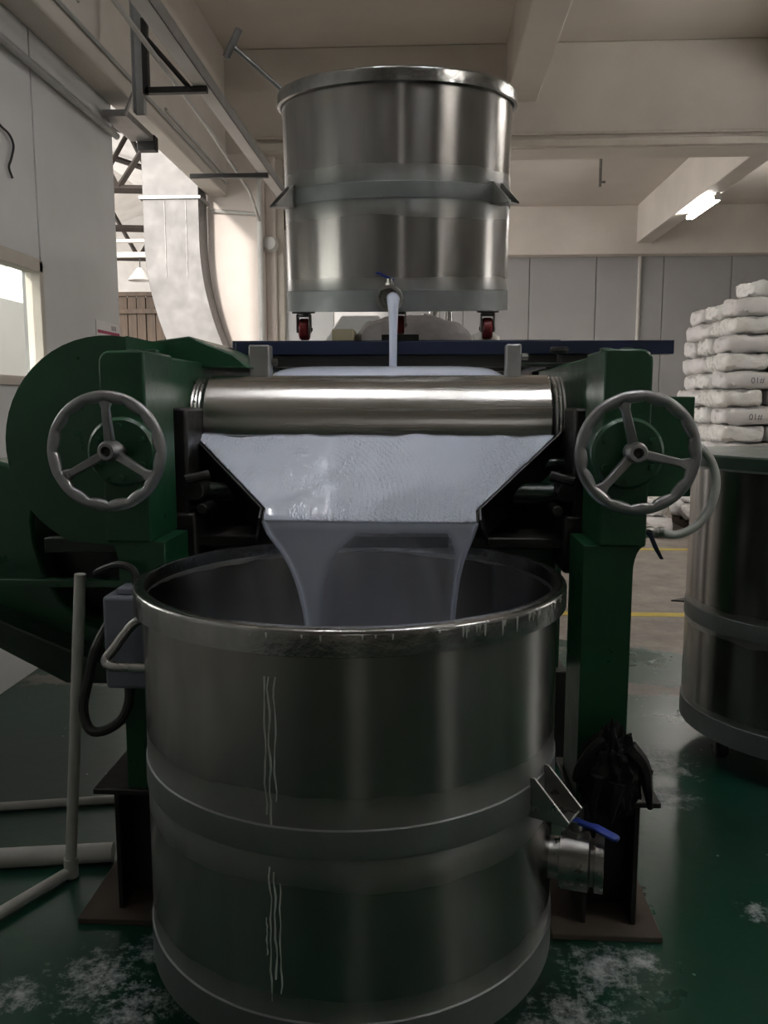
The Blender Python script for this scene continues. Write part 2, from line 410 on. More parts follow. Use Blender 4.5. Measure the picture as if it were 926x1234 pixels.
wfo = tag(struct(wf.build('window_1', 'cream', None, .004, local=True)))
gm, gnt, gb = nodes('window_glass'); gb.inputs['Transmission Weight'].default_value = 1; gb.inputs['Roughness'].default_value = .03; gb.inputs['IOR'].default_value = 1.1
gb.inputs['Base Color'].default_value = (.9, .93, .9, 1); gnt.links.new(ramp(gnt, nz(gnt, coord(gnt), 3), [(0, .02), (1, .06)]), gb.inputs['Roughness'])
B().box(-2.155, -2.150, wy0+.04, 4.52, 1.57, 2.15).build('pane', gm, wfo, smooth=0, local=True)
for k, (ax, (u0, u1, z0, z1)) in enumerate([('y', RH[0]), ('y', RH[1]), ('x', FH[0])]):
    f = B(); g_ = B()
    for (a, b_, c, d) in ((u0, u1, z0, z0+.05), (u0, u1, z1-.05, z1), (u0, u0+.05, z0, z1), (u1-.05, u1, z0, z1), ((u0+u1)/2-.02, (u0+u1)/2+.02, z0, z1)):
        if ax == 'y': f.box(6.93, 7.0, a, b_, c, d)
        else: f.box(a, b_, -6.06, -5.99, c, d)
    fo = struct(f.build('window_%d' % (k+2), 'cream', local=True, smooth=0))  # frames of the added windows, out of view

# column where the left beam meets the cross beam
co = B().box(-2.15, -1.60, 8.2, 8.6, 0, 3.79).box(-1.60, -1.50, 8.3, 8.6, 0, 3.79)
struct(co.build('column', 'colpaint', None, .015, local=True))
# bay right of the column; a brown panel stands in for its dark opening
pw = struct(B().box(-1.5, -.95, 8.42, 8.5, 0, 3.12).build('wall_partition', 'panel', local=True, smooth=0))
B().box(-1.5, -.95, 8.46, 8.5, 3.12, 3.79).build('dark_opening', 'brownhole', pw, local=True)
B().box(-1.5, -1.43, 8.36, 8.42, 0, 3.79).box(-1.43, -.95, 8.38, 8.46, 3.72, 3.79).build('door_frame', 'cream', pw, .005, local=True)

# ================================================================== ROLL MILL
MX = -.145
mill = thing('roll_mill', (MX, 2.75, .39), 'dark green three-roll mill with steel roller and handwheels between the two tanks', 'machine')
def sx_(s, a, b_):  # mirrored x-interval about the mill's centre line
    return (MX+a, MX+b_) if s > 0 else (MX-b_, MX-a)
for s in (-1, 1):
    x0, x1 = sx_(s, .583, .703)
    # front housing with rounded outer top corner
    r = .03; pts = []
    xo, xi = (x1, x0) if s > 0 else (x0, x1)
    pts = [(xi, 1.08), (xi, 1.578)]
    for k in range(6):
        t = k/5*PI/2; pts.append((xo-s*r+s*r*math.sin(t), 1.578-r+r*math.cos(t)))
    pts += [(xo, 1.08)]
    fr = B().prism(pts, 'y', 2.12, 2.36).build('side_frame', 'green', mill, .006)
    a, b_ = sx_(s, .612, .703)
    B().box(a, b_, 2.36, 3.60, 1.30, 1.578).build('frame_rail', 'green', mill, .008)
    # post below with a curved shoulder
    xo, xi = MX+s*.675, MX+s*.548
    pp = [(xi, .39), (xi, 1.08), (MX+s*.703, 1.08)]
    for k in range(1, 7):
        t = k/6*PI/2; pp.append((xo+s*.028*(1-math.sin(t)), 1.08-.07*(1-math.cos(t))-.0))
    pp += [(xo, 1.0), (xo, .39)]
    B().prism(pp, 'y', 2.13, 2.34).build('post', 'green', mill, .004)
    B().box(min(xi, xo), max(xi, xo), 3.25, 3.5, .39, 1.3).build('post', 'green', mill, .004)
    # dark bearing blocks between the frame and the roller
    a, b_ = sx_(s, .565, .612)
    B().box(a, b_, 2.42, 2.66, 1.02, 1.43).box(*sx_(s, .54, .612), 2.40, 3.5, .95, 1.12).build('bearing_block', 'black', mill, .01)
    fg = B().lathe([(.0, 2.092), (.082, 2.092), (.09, 2.10), (.09, 2.121)], 40, 'y', (MX+s*.643, 0, 1.32)).build('flange', 'green', mill)
    for k in range(6):
        t = PI/6+k*PI/3
        B().lathe([(0, 2.078), (.0085, 2.078), (.0085, 2.093)], 6, 'y', (MX+s*.643+.066*math.cos(t), 0, 1.32+.066*math.sin(t))).build('bolt', 'green', fg)
    B().cyl((MX+s*.643, 2.02, 1.325), (MX+s*.643, 2.10, 1.325), .016).build('spindle', 'steel_dark', mill)
    # lifting lugs on top of the housing
    for dx in (.61, .665):
        B().box(*sx_(s, dx, dx+.03), 2.3, 2.33, 1.578, 1.592).build('lifting_lug', 'green', mill, .003)
    # knob and rod behind
    B().lathe([(0, 1.585), (.009, 1.585), (.009, 1.625), (.03, 1.628), (.036, 1.636), (.036, 1.645), (.028, 1.652), (0, 1.652)], 10, 'z', (MX+s*.635, 3.2, 0)).build('adjusting_knob', 'blackmetal', mill)
    B().box(*sx_(s, .44, .67), 3.17, 3.22, 1.578, 1.592).build('adjusting_bar', 'green_dark', mill, .003)
    # feed cheek plate between the rear rollers
    cx = MX-.44 if s < 0 else MX+.434
    hw = .036 if s < 0 else .026
    B().box(cx-hw, cx+hw, 2.88, 2.95, 1.50, 1.642).build('cheek_plate', 'galv', mill, .006)
    B().cyl((cx+.028, 2.90, 1.60) if s > 0 else (cx+.03, 2.93, 1.585), (cx+.05, 2.90, 1.60) if s > 0 else (cx+.055, 2.93, 1.585), .012, 8).build('bolt', 'steel_dark', mill)
# handwheels
def handwheel(s, rot):
    c = Vector((MX+s*.643, 2.0, 1.327)); t = bpy.data.objects.new('handwheel', None); COL.objects.link(t); t.parent = mill
    t.location = c-Vector(mill['_org']); t.rotation_euler = (0, rot, 0); t['_org'] = (0, 0, 0); t['label'] = 'three-spoke cast steel handwheel with scalloped grip'
    n = 180; m = 12; v = []; f = []
    for i in range(n):
        a = 2*PI*i/n
        sc = abs(math.sin(a*8))**.6*.0075
        ri, ro = .1215-sc+.004, .149
        rc, rr = (ri+ro)/2, (ro-ri)/2
        for k in range(m):
            q = 2*PI*k/m; R = rc+rr*math.cos(q); v.append((R*math.cos(a), .0115*math.sin(q), R*math.sin(a)))
    for i in range(n):
        for k in range(m):
            f.append((i*m+k, ((i+1) % n)*m+k, ((i+1) % n)*m+(k+1) % m, i*m+(k+1) % m))
    B().add(v, f).build('rim', 'wheelsteel', t, smooth=60)
    B().lathe([(.010, .032), (.010, -.002), (.013, -.008), (.020, -.008), (.0225, -.002), (.026, .006), (.026, .045), (0.01, .045)], 28, 'y').build('hub', 'wheelsteel', t)
    B().cyl((0, .006, 0), (0, .03, 0), .0095, 16).build('bore', 'black', t)
    for k in range(3):
        a = PI/2+k*2*PI/3; d = Vector((math.cos(a), 0, math.sin(a))); w = Vector((-math.sin(a), 0, math.cos(a)))
        vs = []
        for (R, hw, y0, y1) in ((.02, .0125, .010, .030), (.105, .0105, -.004, .012), (.124, .019, -.005, .008)):
            for sg, yy in ((-1, y0), (1, y0), (1, y1), (-1, y1)): vs.append(d*R+w*(hw*sg*(1 if yy == y1 else .82))+Vector((0, yy, 0)))
        fs = [(0, 1, 2, 3), (8, 11, 10, 9)]
        for i in (0, 4): fs += [(i+j, i+4+j, i+4+(j+1) % 4, i+(j+1) % 4) for j in range(4)]
        B().add(vs, fs).build('spoke', 'wheelsteel', t, .0025)
    a = PI/2+2*PI/3 if s < 0 else PI/2
    B().lathe([(.0045, -.009), (.0085, -.009), (.0085, .008), (.0045, .008)], 16, 'y', (.117*math.cos(a), 0, .117*math.sin(a)), closed=True).build('crank_boss', 'wheelsteel', t)
    return t
handwheel(-1, 0); handwheel(1, -math.radians(17))
# rollers
for i, y in enumerate((2.75, 3.072, 3.394)):
    R = .158
    xa, xb = -.712, .385
    ro = B().lathe([(0, xa), (R-.003, xa), (R, xa+.004), (R, xb-.004), (R-.003, xb), (0, xb)], 128, 'x', (0, y, 1.375)).build('roller', 'roller', mill, smooth=30)
    for (a, b_) in ((-.752, -.716), (.389, .425)):
        prof = [(0, a)]+[(R-.004-(.003 if k % 2 else 0), a+(b_-a)*k/6) for k in range(7)]+[(0, b_)]
        B().lathe(prof, 96, 'x', (0, y, 1.375)).build('end_ring', 'steel', ro)
    B().cyl((-.79, y, 1.375), (.47, y, 1.375), .05, 20).build('journal', 'black', ro)
# apron tray
top = [(-.745, 2.590, 1.334), (.40, 2.590, 1.334)]
lip = [(-.478, 2.345, 1.105), (.146, 2.345, 1.105)]
nrm = Vector((0, -.683, .730))
def ap(u, w, h=0):     # u across 0..1, w down 0..1, h above the tray
    xl = top[0][0]+(lip[0][0]-top[0][0])*min(1, w/.88); xr = top[1][0]+(lip[1][0]-top[1][0])*min(1, w/.88)
    p = Vector((xl+(xr-xl)*u, 2.590-.245*w, 1.334-.229*w)); return tuple(p+nrm*h)
tray = B()
tray.add([ap(0, 0), ap(1, 0), ap(1, .88), ap(1, 1), ap(0, 1), ap(0, .88), ap(0, 0, -.012), ap(1, 0, -.012), ap(1, .88, -.012), ap(1, 1, -.012), ap(0, 1, -.012), ap(0, .88, -.012)],
         [(0, 5, 4, 3, 2, 1), (6, 7, 8, 9, 10, 11)]+[(i, (i+1) % 6, 6+(i+1) % 6, 6+i) for i in range(6)])
tr = tray.build('apron_tray', 'blackmetal', mill, smooth=0)
for u, s in ((0, -1), (1, 1)):
    w_ = B(); vs = []
    for w in (-.12, .88, 1.0):
        p0 = Vector(ap(u, max(w, 0), 0)) if w >= 0 else Vector(ap(u, 0, 0))+Vector((s*.03, .03, .03))
        for dx, h in ((s*.001, .016), (s*.007, .016), (s*.035, -.10), (s*.029, -.10)):
            vs.append(tuple(p0+nrm*h+Vector((dx, 0, 0))))
    fs = [(0, 1, 2, 3), (8, 11, 10, 9)]
    for i in (0, 4): fs += [(i+j, i+4+j, i+4+(j+1) % 4, i+(j+1) % 4) for j in range(4)]
    w_.add(vs, fs).build('side_wing', 'black', tr, smooth=0)
# tie rods and ledge under the apron
for (y, z, r) in ((2.52, 1.17, .034), (2.60, 1.255, .022)):
    B().cyl((-.72, y, z), (.43, y, z), r, 20).build('tie_rod', 'green_dark', mill)
for s in (-1, 1):
    c = Vector((MX+s*.55, 2.42, 1.185))
    b_ = B().cyl(c, c+Vector((0, .12, .0)), .03, 12).cyl(c+Vector((s*.02, -.02, .035)), c+Vector((-s*.05, .0, .05)), .014, 10).cyl(c+Vector((-s*.03, -.03, -.05)), c+Vector((-s*.03, .1, -.05)), .016, 10)
    b_.build('clamp', 'black', mill, .004)
B().box(-.70, .41, 2.43, 2.62, 1.015, 1.05).build('drip_ledge', 'black', mill, .006)
B().box(-.70, .41, 2.60, 2.66, .62, 1.02).build('front_panel', 'green', mill, .006)
B().box(-.70, .41, 2.63, 3.45, .60, .66).build('bed', 'green_dark', mill, .006)
B().box(-.72, .43, 3.56, 3.58, .60, 1.45).build('rear_panel', 'green_dark', mill, .004)
# square outrigger block on the right housing
B().box(.562, .72, 2.30, 2.52, 1.19, 1.462).build('junction_block', 'green', mill, .004)
# gear guard on the left
cx, cz, r = -.925, 1.322, .315
poly = [(-.868, 1.02), (-.868, 1.636)]
for k in range(0, 25):
    t = math.radians(80+k*(245-80)/24); poly.append((cx+r*math.cos(t), cz+r*math.sin(t)))
B().prism(poly, 'y', 2.38, 3.05).build('gear_guard', 'green', mill, .035, seg=4)
hexp = [(-.985, 1.56), (-.985, 1.612), (-.94, 1.646), (-.80, 1.664), (-.65, 1.604), (-.60, 1.56)]
B().prism(hexp, 'y', 2.78, 3.3).build('gear_cover', 'green', mill, .006)
# belt guard low on the left, with a black disc for its dark gap
bp = [(-1.62, 1.10), (-1.55, 1.235), (-1.42, 1.262), (-1.31, 1.235), (-1.275, 1.16), (-1.29, 1.06), (-1.285, .98), (-1.262, .90), (-1.215, .80), (-1.13, .722), (-1.03, .69), (-1.03, .60), (-1.19, .60), (-1.55, .87)]
B().prism(bp, 'y', 2.62, 2.95).build('belt_guard', 'green', mill, .012)
B().lathe([(0, 2.70), (.17, 2.70), (.20, 2.72), (.20, 2.86), (0, 2.86)], 48, 'y', (-1.09, 0, .93)).build('shade_disc', 'black', mill)  # black disc stands in for the shadowed opening inside the guard
B().box(-1.15, -.865, 2.40, 2.44, .998, 1.043).build('bracket_bar', 'green_dark', mill, .003)
B().box(-1.5, -.86, 2.48, 2.52, .873, .897).build('bracket_bar', 'green', mill, .003)
B().prism([(-1.62, .80), (-1.62, .87), (-1.03, .62), (-.86, .62), (-.86, .555), (-1.15, .555)], 'y', 2.50, 2.9).build('guard_skirt', 'green_dark', mill, .006)

# pedestals
def pedestal(s):
    xc = MX+s*.648
    t = thing('steel_pedestal', (xc, 2.22, 0), 'black H-beam pedestal under the mill, '+('beside the floor pipes' if s < 0 else 'beside the blue-handled valve'), 'pedestal', 'pedestals under the mill')
    if s > 0: B().box(.345, .642, 2.10, 2.40, 0, .018).build('base_plate', 'brownhole', t, .003)
    else: B().box(-.97, -.70, 2.10, 2.40, 0, .018).build('base_plate', 'brownhole', t, .003)
    a, b_ = sx_(s, .535, .772)
    B().box(a, b_, 2.12, 2.40, .374, .39).build('top_plate', 'blackmetal', t, .003)
    a, b_ = sx_(s, .575, .725)
    B().box(a, a+.014, 2.15, 2.37, .018, .374).box(b_-.014, b_, 2.15, 2.37, .018, .374).box(a, b_, 2.25, 2.262, .018, .374).build('h_beam', 'blackmetal', t, .002)
pedestal(-1); pedestal(1)
rp = thing('steel_pedestal', (MX, 3.35, 0), 'dark rear support under the mill bed, seen behind the right post', 'pedestal')
for s in (-1, 1):
    a, b_ = sx_(s, .55, .70); B().box(a, b_, 3.2, 3.5, 0, .39).build('leg', 'blackmetal', rp, .004)

# ================================================================== TANKS
def tank(name, loc, label, cat, tilt=0, H=.902, tall=0, mt='tanksteel', lugs=(), legs=(), rim=True, wheel='redwheel'):
    t = thing(name, loc, label, cat, None, (tilt, 0, 0))
    Rr = .5
    prof = [(0, .03), (Rr-.012, .03), (Rr-.012, 0), (Rr, 0), (Rr, H), (Rr-.006, H), (Rr-.006, .05), (0, .05)]
    B().lathe(prof, 128).build('shell', mt, t, smooth=30)
    # proud welded hoops
    B().lathe([(Rr-.001, .436), (Rr+.0035, .436), (Rr+.004, .438), (Rr+.0035, .496), (Rr+.001, .4985), (Rr-.001, .499)], 128, closed=True).build('hoop', 'hoop', t)
    B().lathe([(Rr+.0005, 0), (Rr+.004, 0), (Rr+.004, .084), (Rr-.001, .087)], 128, closed=True).build('skirt', 'hoop', t)
    if rim:
        pr = []
        for k in range(5): q = PI/2*k/4; pr.append((Rr+.010+.010*math.sin(q)*1.0, H-.010+.010*math.cos(q)))
        pr = [(Rr-.007, H), (Rr-.004, H+.002)]+[(a, b_) for a, b_ in pr]+[(Rr+.020, H-.052), (Rr+.010, H-.056), (Rr+.002, H-.05), (Rr-.007, H-.03)]
        B().lathe(pr, 160, closed=True).build('rim', 'rim', t, smooth=50)
    for az in lugs:
        l = B(); d = Vector((math.sin(az), -math.cos(az), 0)); w = Vector((d.y*-1, d.x, 0)); w = Vector((math.cos(az), math.sin(az), 0))
        def q(rad, ww, z): return tuple(d*(Rr+rad)+w*ww+Vector((0, 0, z)))
        for ww in (-.042, .036):
            v = [q(.0, ww, .515), q(.0, ww, .425), q(.085, ww, .425), q(.09, ww, .435), q(.01, ww, .515)]
            v2 = [q(.0, ww+.006, .515), q(.0, ww+.006, .425), q(.085, ww+.006, .425), q(.09, ww+.006, .435), q(.01, ww+.006, .515)]
            l.add(v+v2, [(0, 1, 2, 3, 4), (9, 8, 7, 6, 5)]+[(i, (i+1) % 5, 5+(i+1) % 5, 5+i) for i in range(5)])
        v = [q(0, -.042, .425), q(0, .042, .425), q(.085, .042, .425), q(.085, -.042, .425)]
        v += [(a, b_, c+.006) for a, b_, c in v]
        l.add(v, [(0, 1, 2, 3), (7, 6, 5, 4)]+[(i, (i+1) % 4, 4+(i+1) % 4, 4+i) for i in range(4)])
        l.build('lifting_lug', 'steel', t, .001)
    for az, R in legs:
        cx, cy = R*math.sin(az), -R*math.cos(az)
        c = thing('caster', (0, 0, 0), None, None); c.parent = t; c.location = (cx, cy, 0); c['_org'] = (0, 0, 0)
        B().box(-.045, .045, -.04, .04, -.008, 0).lathe([(0, -.02), (.03, -.02), (.03, -.008), (0, -.008)], 16).box(-.030, -.024, -.03, .03, -.09, -.012).box(.024, .030, -.03, .03, -.09, -.012).box(-.03, .03, -.03, .03, -.024, -.016).build('fork', 'steel_dark', c, .002)
        B().lathe([(0, -.021), (.042, -.021), (.047, -.014), (.047, .014), (.042, .021), (0, .021)], 28, 'x', (0, .012, -.076)).build('wheel', wheel, c)
        B().cyl((-.035, .012, -.076), (.035, .012, -.076), .008, 8).build('axle', 'steel_dark', c)
    return t
def valve(t, az, z, L, R, lever):
    """ball valve sticking out of a tank wall (tank-local); lever: list of local points of the blue grip"""
    d = Vector((math.sin(az), -math.cos(az), 0)); c = d*.5+Vector((0, 0, z))
    rot = Matrix.Rotation(az, 3, 'Z')
    v = B(); S = []
    prof = [(R*.72, -.004), (R*.72, L*.18), (R, L*.20), (R, L*.72), (R*.80, L*.76), (R*.80, L*.82), (R*.98, L*.84), (R*.98, L), (R*.74, L), (R*.70, L*.3), (0, L*.3)]
    v.lathe([(r, -h) for r, h in prof], 40, 'y', tuple(c), mat=rot)
    o = v.build('outlet_valve', 'steel', t, smooth=35)
    s0 = c+d*(L*.46)+Vector((0, 0, R*.95))
    B().cyl(s0, s0+Vector((0, 0, R*.55)), R*.22, 12).cyl(s0+Vector((0, 0, .002)), s0+Vector((0, 0, R*.2)), R*.36, 6).build('stem', 'steel', o)
    return o, s0+Vector((0, 0, R*.5))
def lever(o, s0, dirv, L, w=.012):
    d = Vector(dirv).normalized(); side = d.cross(Vector((0, 0, 1))).normalized(); upv = side.cross(d)
    vs = []
    P = [(s0-d*.015, w*.9), (s0+d*.03+Vector((0, 0, .004)), w*.8), (s0+d*.05+Vector((0, 0, .008)), w), (s0+d*L+Vector((0, 0, .006)), w*1.05), (s0+d*(L+.008)+Vector((0, 0, .006)), w*.6)]
    for p, hw in P:
        for sg, hh in ((-1, -.004), (1, -.004), (1, .004), (-1, .004)): vs.append(p+side*hw*sg+upv*hh)
    fs = [(0, 1, 2, 3), (19, 18, 17, 16)]
    for i in (0, 4, 8, 12): fs += [(i+j, i+4+j, i+4+(j+1) % 4, i+(j+1) % 4) for j in range(4)]
    B().add(vs, fs).build('lever', 'bluegrip', o, .003)

lowt = tank('mixing_tank', (-.186, 2.004, .127), 'open brushed steel tank in the foreground catching the falling cream', 'tank',
            lugs=(math.radians(60), math.radians(180)), wheel='rubber', legs=[(a, .36) for a in (PI/4, 3*PI/4, -PI/4, -3*PI/4)])
vo, s0 = valve(lowt, math.radians(77), .235, .125, .068, None)
lever(vo, s0, (.9, -.62, -.18), .10, .013)
hp = bez([(-.45, .0, .778), (-.52, .0, .777), (-.555, -.008, .763), (-.598, -.03, .705), (-.612, -.042, .684), (-.598, -.052, .671), (-.55, -.056, .669), (-.43, -.06, .669)], 6)
B().tube(hp, .0125, 12).build('tube_handle', 'steel', lowt)
# dried drips on the rim and running down the wall
dr = B()
for k in range(26):
    az = math.radians(random.uniform(28, 68)) if k < 18 else math.radians(random.uniform(-30, 25))
    L = random.uniform(.008, .035) if k < 18 else random.uniform(.004, .014)
    d = Vector((math.sin(az), -math.cos(az), 0)); p = d*.5205
    dr.tube([p+Vector((0, 0, .893)), p+Vector((0, 0, .893-L*.6)), p+Vector((0, 0, .893-L))], lambda q: .0028*(1-.75*q), 6)
for az0, z0, z1, a in ((-14.6, .80, .52, .002), (-13.4, .80, .50, .0022), (-12.2, .80, .55, .0018), (-14.0, .41, .12, .0018), (-12.8, .40, .17, .0022), (-11.6, .38, .14, .0016), (-15, .30, .22, .0014)):
    pts = []
    for k in range(14):
        q = k/13; az = math.radians(az0+.5*fn((az0, q*3, 0), 2.0)*1.3); rr = .5005
        pts.append((rr*math.sin(az), -rr*math.cos(az), z0+(z1-z0)*q))
    dr.tube(pts, lambda q, a=a: a*(.5+.6*abs(math.sin(9*q+a*4000))), 5)
dr.build('dried_drips', 'drip', lowt)['kind'] = 'stuff'
B().lathe([(0, .33), (.488, .33), (.488, .34), (0, .345)], 64).build('cream_pool', 'fluid_smooth', None, local=True)
cpool = bpy.data.objects['cream_pool']; cpool.location = (-.186, 2.004, .127); tag(cpool, 'white cream lying in the bottom of the foreground tank', 'cream', kind='stuff')

TILT = math.radians(6.64)
upt = tank('mixing_tank', (-.1457, 3.925, 1.865), 'steel tank on red casters raised high on the navy platform, pouring cream', 'tank', TILT,
           lugs=(math.radians(57), math.radians(-60)), legs=((math.radians(57), .475), (math.radians(-57), .475), (math.radians(180), .40)))
vo, s0 = valve(upt, math.radians(-1), .052, .12, .052, None)
lever(vo, s0, (-.85, -.5, .25), .055, .012)

rt = tank('storage_tank', (1.585, 3.395, .127), 'tall dull steel tank at the right edge with a flat green lid', 'tank', H=1.06, mt='tallsteel', rim=False, wheel='rubber',
          legs=[(a, .40) for a in (math.radians(-75), math.radians(15), math.radians(105), math.radians(195))])
l_ = B().lathe([(0, 1.188), (.522, 1.188), (.528, 1.193), (.528, 1.240), (.522, 1.247), (0, 1.250)], 96, 'z', (1.585, 3.395, 0))
lid = l_.build('tank_lid', 'lidtop', None); tag(lid, 'flat round green lid lying on the tall tank at right', 'lid')
B().lathe([(.526, 1.1895), (.532, 1.1895), (.532, 1.197), (.526, 1.197)], 96, 'z', (1.585, 3.395, 0), closed=True).build('edge_strip', 'galv', lid, local=False)
lid.children[0].location = -Vector(lid.location)
lid.children[0].data.transform(Matrix.Translation((0, 0, 0)))

# ================================================================== CREAM
g = B()
def film(u, w):
    h = .004+.0025*math.sin(3*u+1)+.002*fn((u*3, w*3, 0))
    edge = min(u, 1-u); h += .006*math.exp(-edge*18)
    h *= min(1, (1-w)*12+.5)
    p = Vector(ap(.012+.976*u, w, h))
    if w < .001: p += Vector((0, .004, .004+.006*fn((u*7, 5, 0))+.004*fn((u*17, 9, 0))-.010*math.exp(-((u-.12)/.05)**2)))
    return tuple(p)
g.grid(film, 120, 60)
tag(g.build('cream_sheet', 'fluid', None, solid=.003), 'glossy rippled white cream sliding down the apron below the front roller', 'cream', kind='stuff')
# curtain falling from the lip into the tank: outer edges sweep inwards
def interp(tab, z):
    for (z0, a), (z1, b_) in zip(tab, tab[1:]):
        if z1 <= z <= z0: return a+(b_-a)*(z0-z)/(z0-z1)
    return tab[-1][1] if z < tab[-1][0] else tab[0][1]
def smooth_tab(tab, n=6): 
    P = bez([(a, b_, 0) for a, b_ in tab], n); return [(p.x, p.y) for p in P]
LT = smooth_tab([(1.107, -.472), (1.07, -.455), (1.02, -.418), (.96, -.386), (.88, -.362), (.78, -.347), (.47, -.325)])
LI = smooth_tab([(1.107, -.16), (1.07, -.20), (1.02, -.255), (.96, -.285), (.88, -.298), (.78, -.300), (.47, -.285)])
RI = smooth_tab([(1.107, .02), (1.07, .055), (1.02, .072), (.96, .070), (.88, .066), (.78, .062), (.47, .035)])
RT = smooth_tab([(1.107, .140), (1.07, .128), (1.02, .108), (.96, .092), (.88, .081), (.78, .073), (.47, .045)])
MI = smooth_tab([(1.107, -.10), (1.07, -.07), (1.02, -.02), (.96, .01), (.88, .03), (.78, .035), (.47, .02)])
cur = thing('falling_cream', (-.17, 2.34, .47), 'translucent curtain of cream falling from the apron lip into the tank', 'cream'); cur['kind'] = 'stuff'
def curtain():
    nu, nv = 70, 70; b = B(); th = []
    def sm(t): t = max(0, min(1, t)); return t*t*(3-2*t)
    for i in range(nu+1):
        for j in range(nv+1):
            w = j/nv; u = i/nu; z = 1.107-(1.107-.47)*w; a, c = interp(LT, z), interp(RT, z); x = a+(c-a)*u
            li, ri = interp(LI, z), interp(RI, z)
            t = .05
            t = max(t, .10+.34*sm((li+.03-x)/.06)); t = max(t, .10+.42*sm((x-ri+.02)/.05))
            t = max(t, .62*sm(1-w/.10)); t = max(t, .85*sm(1-abs(x-a)/.03)); t = max(t, .8*sm(1-abs(c-x)/.02))
            mi = interp(MI, z); t = max(t, .10+.10*sm(1-abs(x-mi)/.03)) ; t = t+.04*sm((mi-x)/.02)
            th.append(t); b.v.append((x, 2.345-.012*math.sqrt(w)-.02*w-.012*math.sin(PI*u)*min(1, w*4), z))
    b.f = [(i*(nv+1)+j, (i+1)*(nv+1)+j, (i+1)*(nv+1)+j+1, i*(nv+1)+j+1) for i in range(nu) for j in range(nv)]
    o = b.build('thin_film', 'film', cur, smooth=60)
    at = o.data.attributes.new('thickness', 'FLOAT', 'POINT'); at.data.foreach_set('value', th)
curtain()
for T in (LT, RT):
    pts = []
    for k in range(40):
        z = 1.107-(1.107-.47)*k/39; w = k/39; pts.append((interp(T, z), 2.345-.012*math.sqrt(w)-.02*w, z))
    B().tube(pts, lambda q: .007-.004*q, 8).build('edge_bead', 'strand', cur)
# bank of cream between the rear rollers and the stream that feeds it
bk = B()
def bank(u, w):
    a = PI*w; e = 1-abs(2*u-1)**8; xx = -.590+.875*u
    return (xx, 3.10-.20*math.cos(a)*(.55+.45*e**.5 if e > 0 else .55), 1.505+.072*(max(e, 0)**.5)*math.sin(a)**.6 if 0 < w < 1 else 1.505)
bk.grid(bank, 60, 20)
tag(bk.build('cream_bank', 'fluid_smooth', None, smooth=60), 'pool of white cream lying behind the front roller', 'cream', kind='stuff')
st = [(-.139, 3.36, 1.846), (-.139, 3.315, 1.843), (-.139, 3.293, 1.825), (-.138, 3.287, 1.79), (-.138, 3.286, 1.72), (-.139, 3.285, 1.57)]
sb = B().tube(bez(st, 8), lambda q: .033-.0175*min(1, q*1.2)**.8, 16)
tag(sb.build('cream_stream', 'fluid_smooth', None, smooth=60), 'thin stream of white cream pouring from the raised tank valve', 'cream', kind='stuff')

# ================================================================== PLATFORM (tilted towards the mill)
pf = thing('platform', (-.1457, 4.2, 0), 'navy steel beam platform carrying the raised tank', 'platform')
B().box(-.772, .955, 3.34, 3.41, 1.632, 1.685).build('front_beam', 'blue', pf, .003)
B().box(-.66, .70, 3.36, 3.41, 1.585, 1.6315).build('lower_beam', 'blackmetal', pf, .003)
for a in (-.66, .66): B().box(a-.19, a-.10, 3.41, 5.35, 1.58, 1.64).build('side_beam', 'blue', pf, .003)
B().box(-.85, .56, 3.62, 3.74, 1.64, 1.708).build('cross_beam', 'blue', pf, .003)
B().box(-.85, .56, 4.28, 4.42, 1.60, 1.70).box(-.24, -.05, 4.28, 4.42, 1.70, 1.784).build('cross_beam', 'blackmetal', pf, .003)
B().box(-.60, .44, 4.95, 5.0, 1.60, 1.79).box(-.60, .44, 4.95, 5.36, 1.78, 1.79).build('rear_deck', 'blackmetal', pf, .002)
for a in (-.76, .515):
    for y in (3.85, 5.2): B().box(a-.045, a+.045, y, y+.09, 0, 1.58).build('leg', 'blackmetal', pf, .003)
# clutter on the rear deck (platform frame -> world)
TZ = 0; PM = Matrix.Translation((-.1457, 3.925, 1.788))
def onp(b): b.v = [tuple(PM @ Vector(p)) for p in b.v]; return b
mb = B()
def mound(u, w):
    a = 2*PI*u; ph = w*PI/2; r = math.cos(ph)**.7; n = .018*fn((math.cos(a)*3, math.sin(a)*3, w*5))
    tooth = .008*(1 if int(u*60) % 2 else 0)*(1-w)
    return (.05+(.36+n+tooth)*r*math.cos(a), 1.22+.15*r*math.sin(a), TZ+.003+(.165+n)*math.sin(ph))
mb.grid(mound, 80, 14)
tag(onp(mb).build('crumpled_sheet', 'crumple', None, smooth=20), 'mound of crumpled grey film lying behind the raised tank casters', 'film')
cb = B().box(-.43, -.30, 1.08, 1.30, TZ+.003, TZ+.085)
tag(onp(cb).build('cream_board', 'bench', None, .004), 'low cream board lying beside the crumpled film under the raised tank', 'board')
hpz = B().tube([(-.22+.07*math.cos(t), 1.36, TZ+.01+.14*math.sin(t)) for t in [PI*k/16 for k in range(17)]], .008, 8)
tag(onp(hpz).build('wire_hoop', 'plastic_grey', None), 'thin grey hoop standing behind the cream board', 'hoop')
for k, (x_, r_, h_, l) in enumerate(((.12, .02, .20, 'slim chrome pipe behind the crumpled film, next to the stream'), (.18, .035, .24, 'short wide chrome pipe behind the crumpled film, middle one'), (.27, .024, .26, 'chrome pipe behind the crumpled film, nearest the right caster'))):
    q_ = B().lathe([(0, TZ+.003), (r_, TZ+.003), (r_, TZ+h_*.5), (r_*1.25, TZ+h_*.5), (r_*1.25, TZ+h_*.56), (r_, TZ+h_*.56), (r_, TZ+h_), (0, TZ+h_)], 24, 'z', (x_, 1.37, 0))
    tag(onp(q_).build('chrome_pipe', 'chrome', None), l, 'pipe')
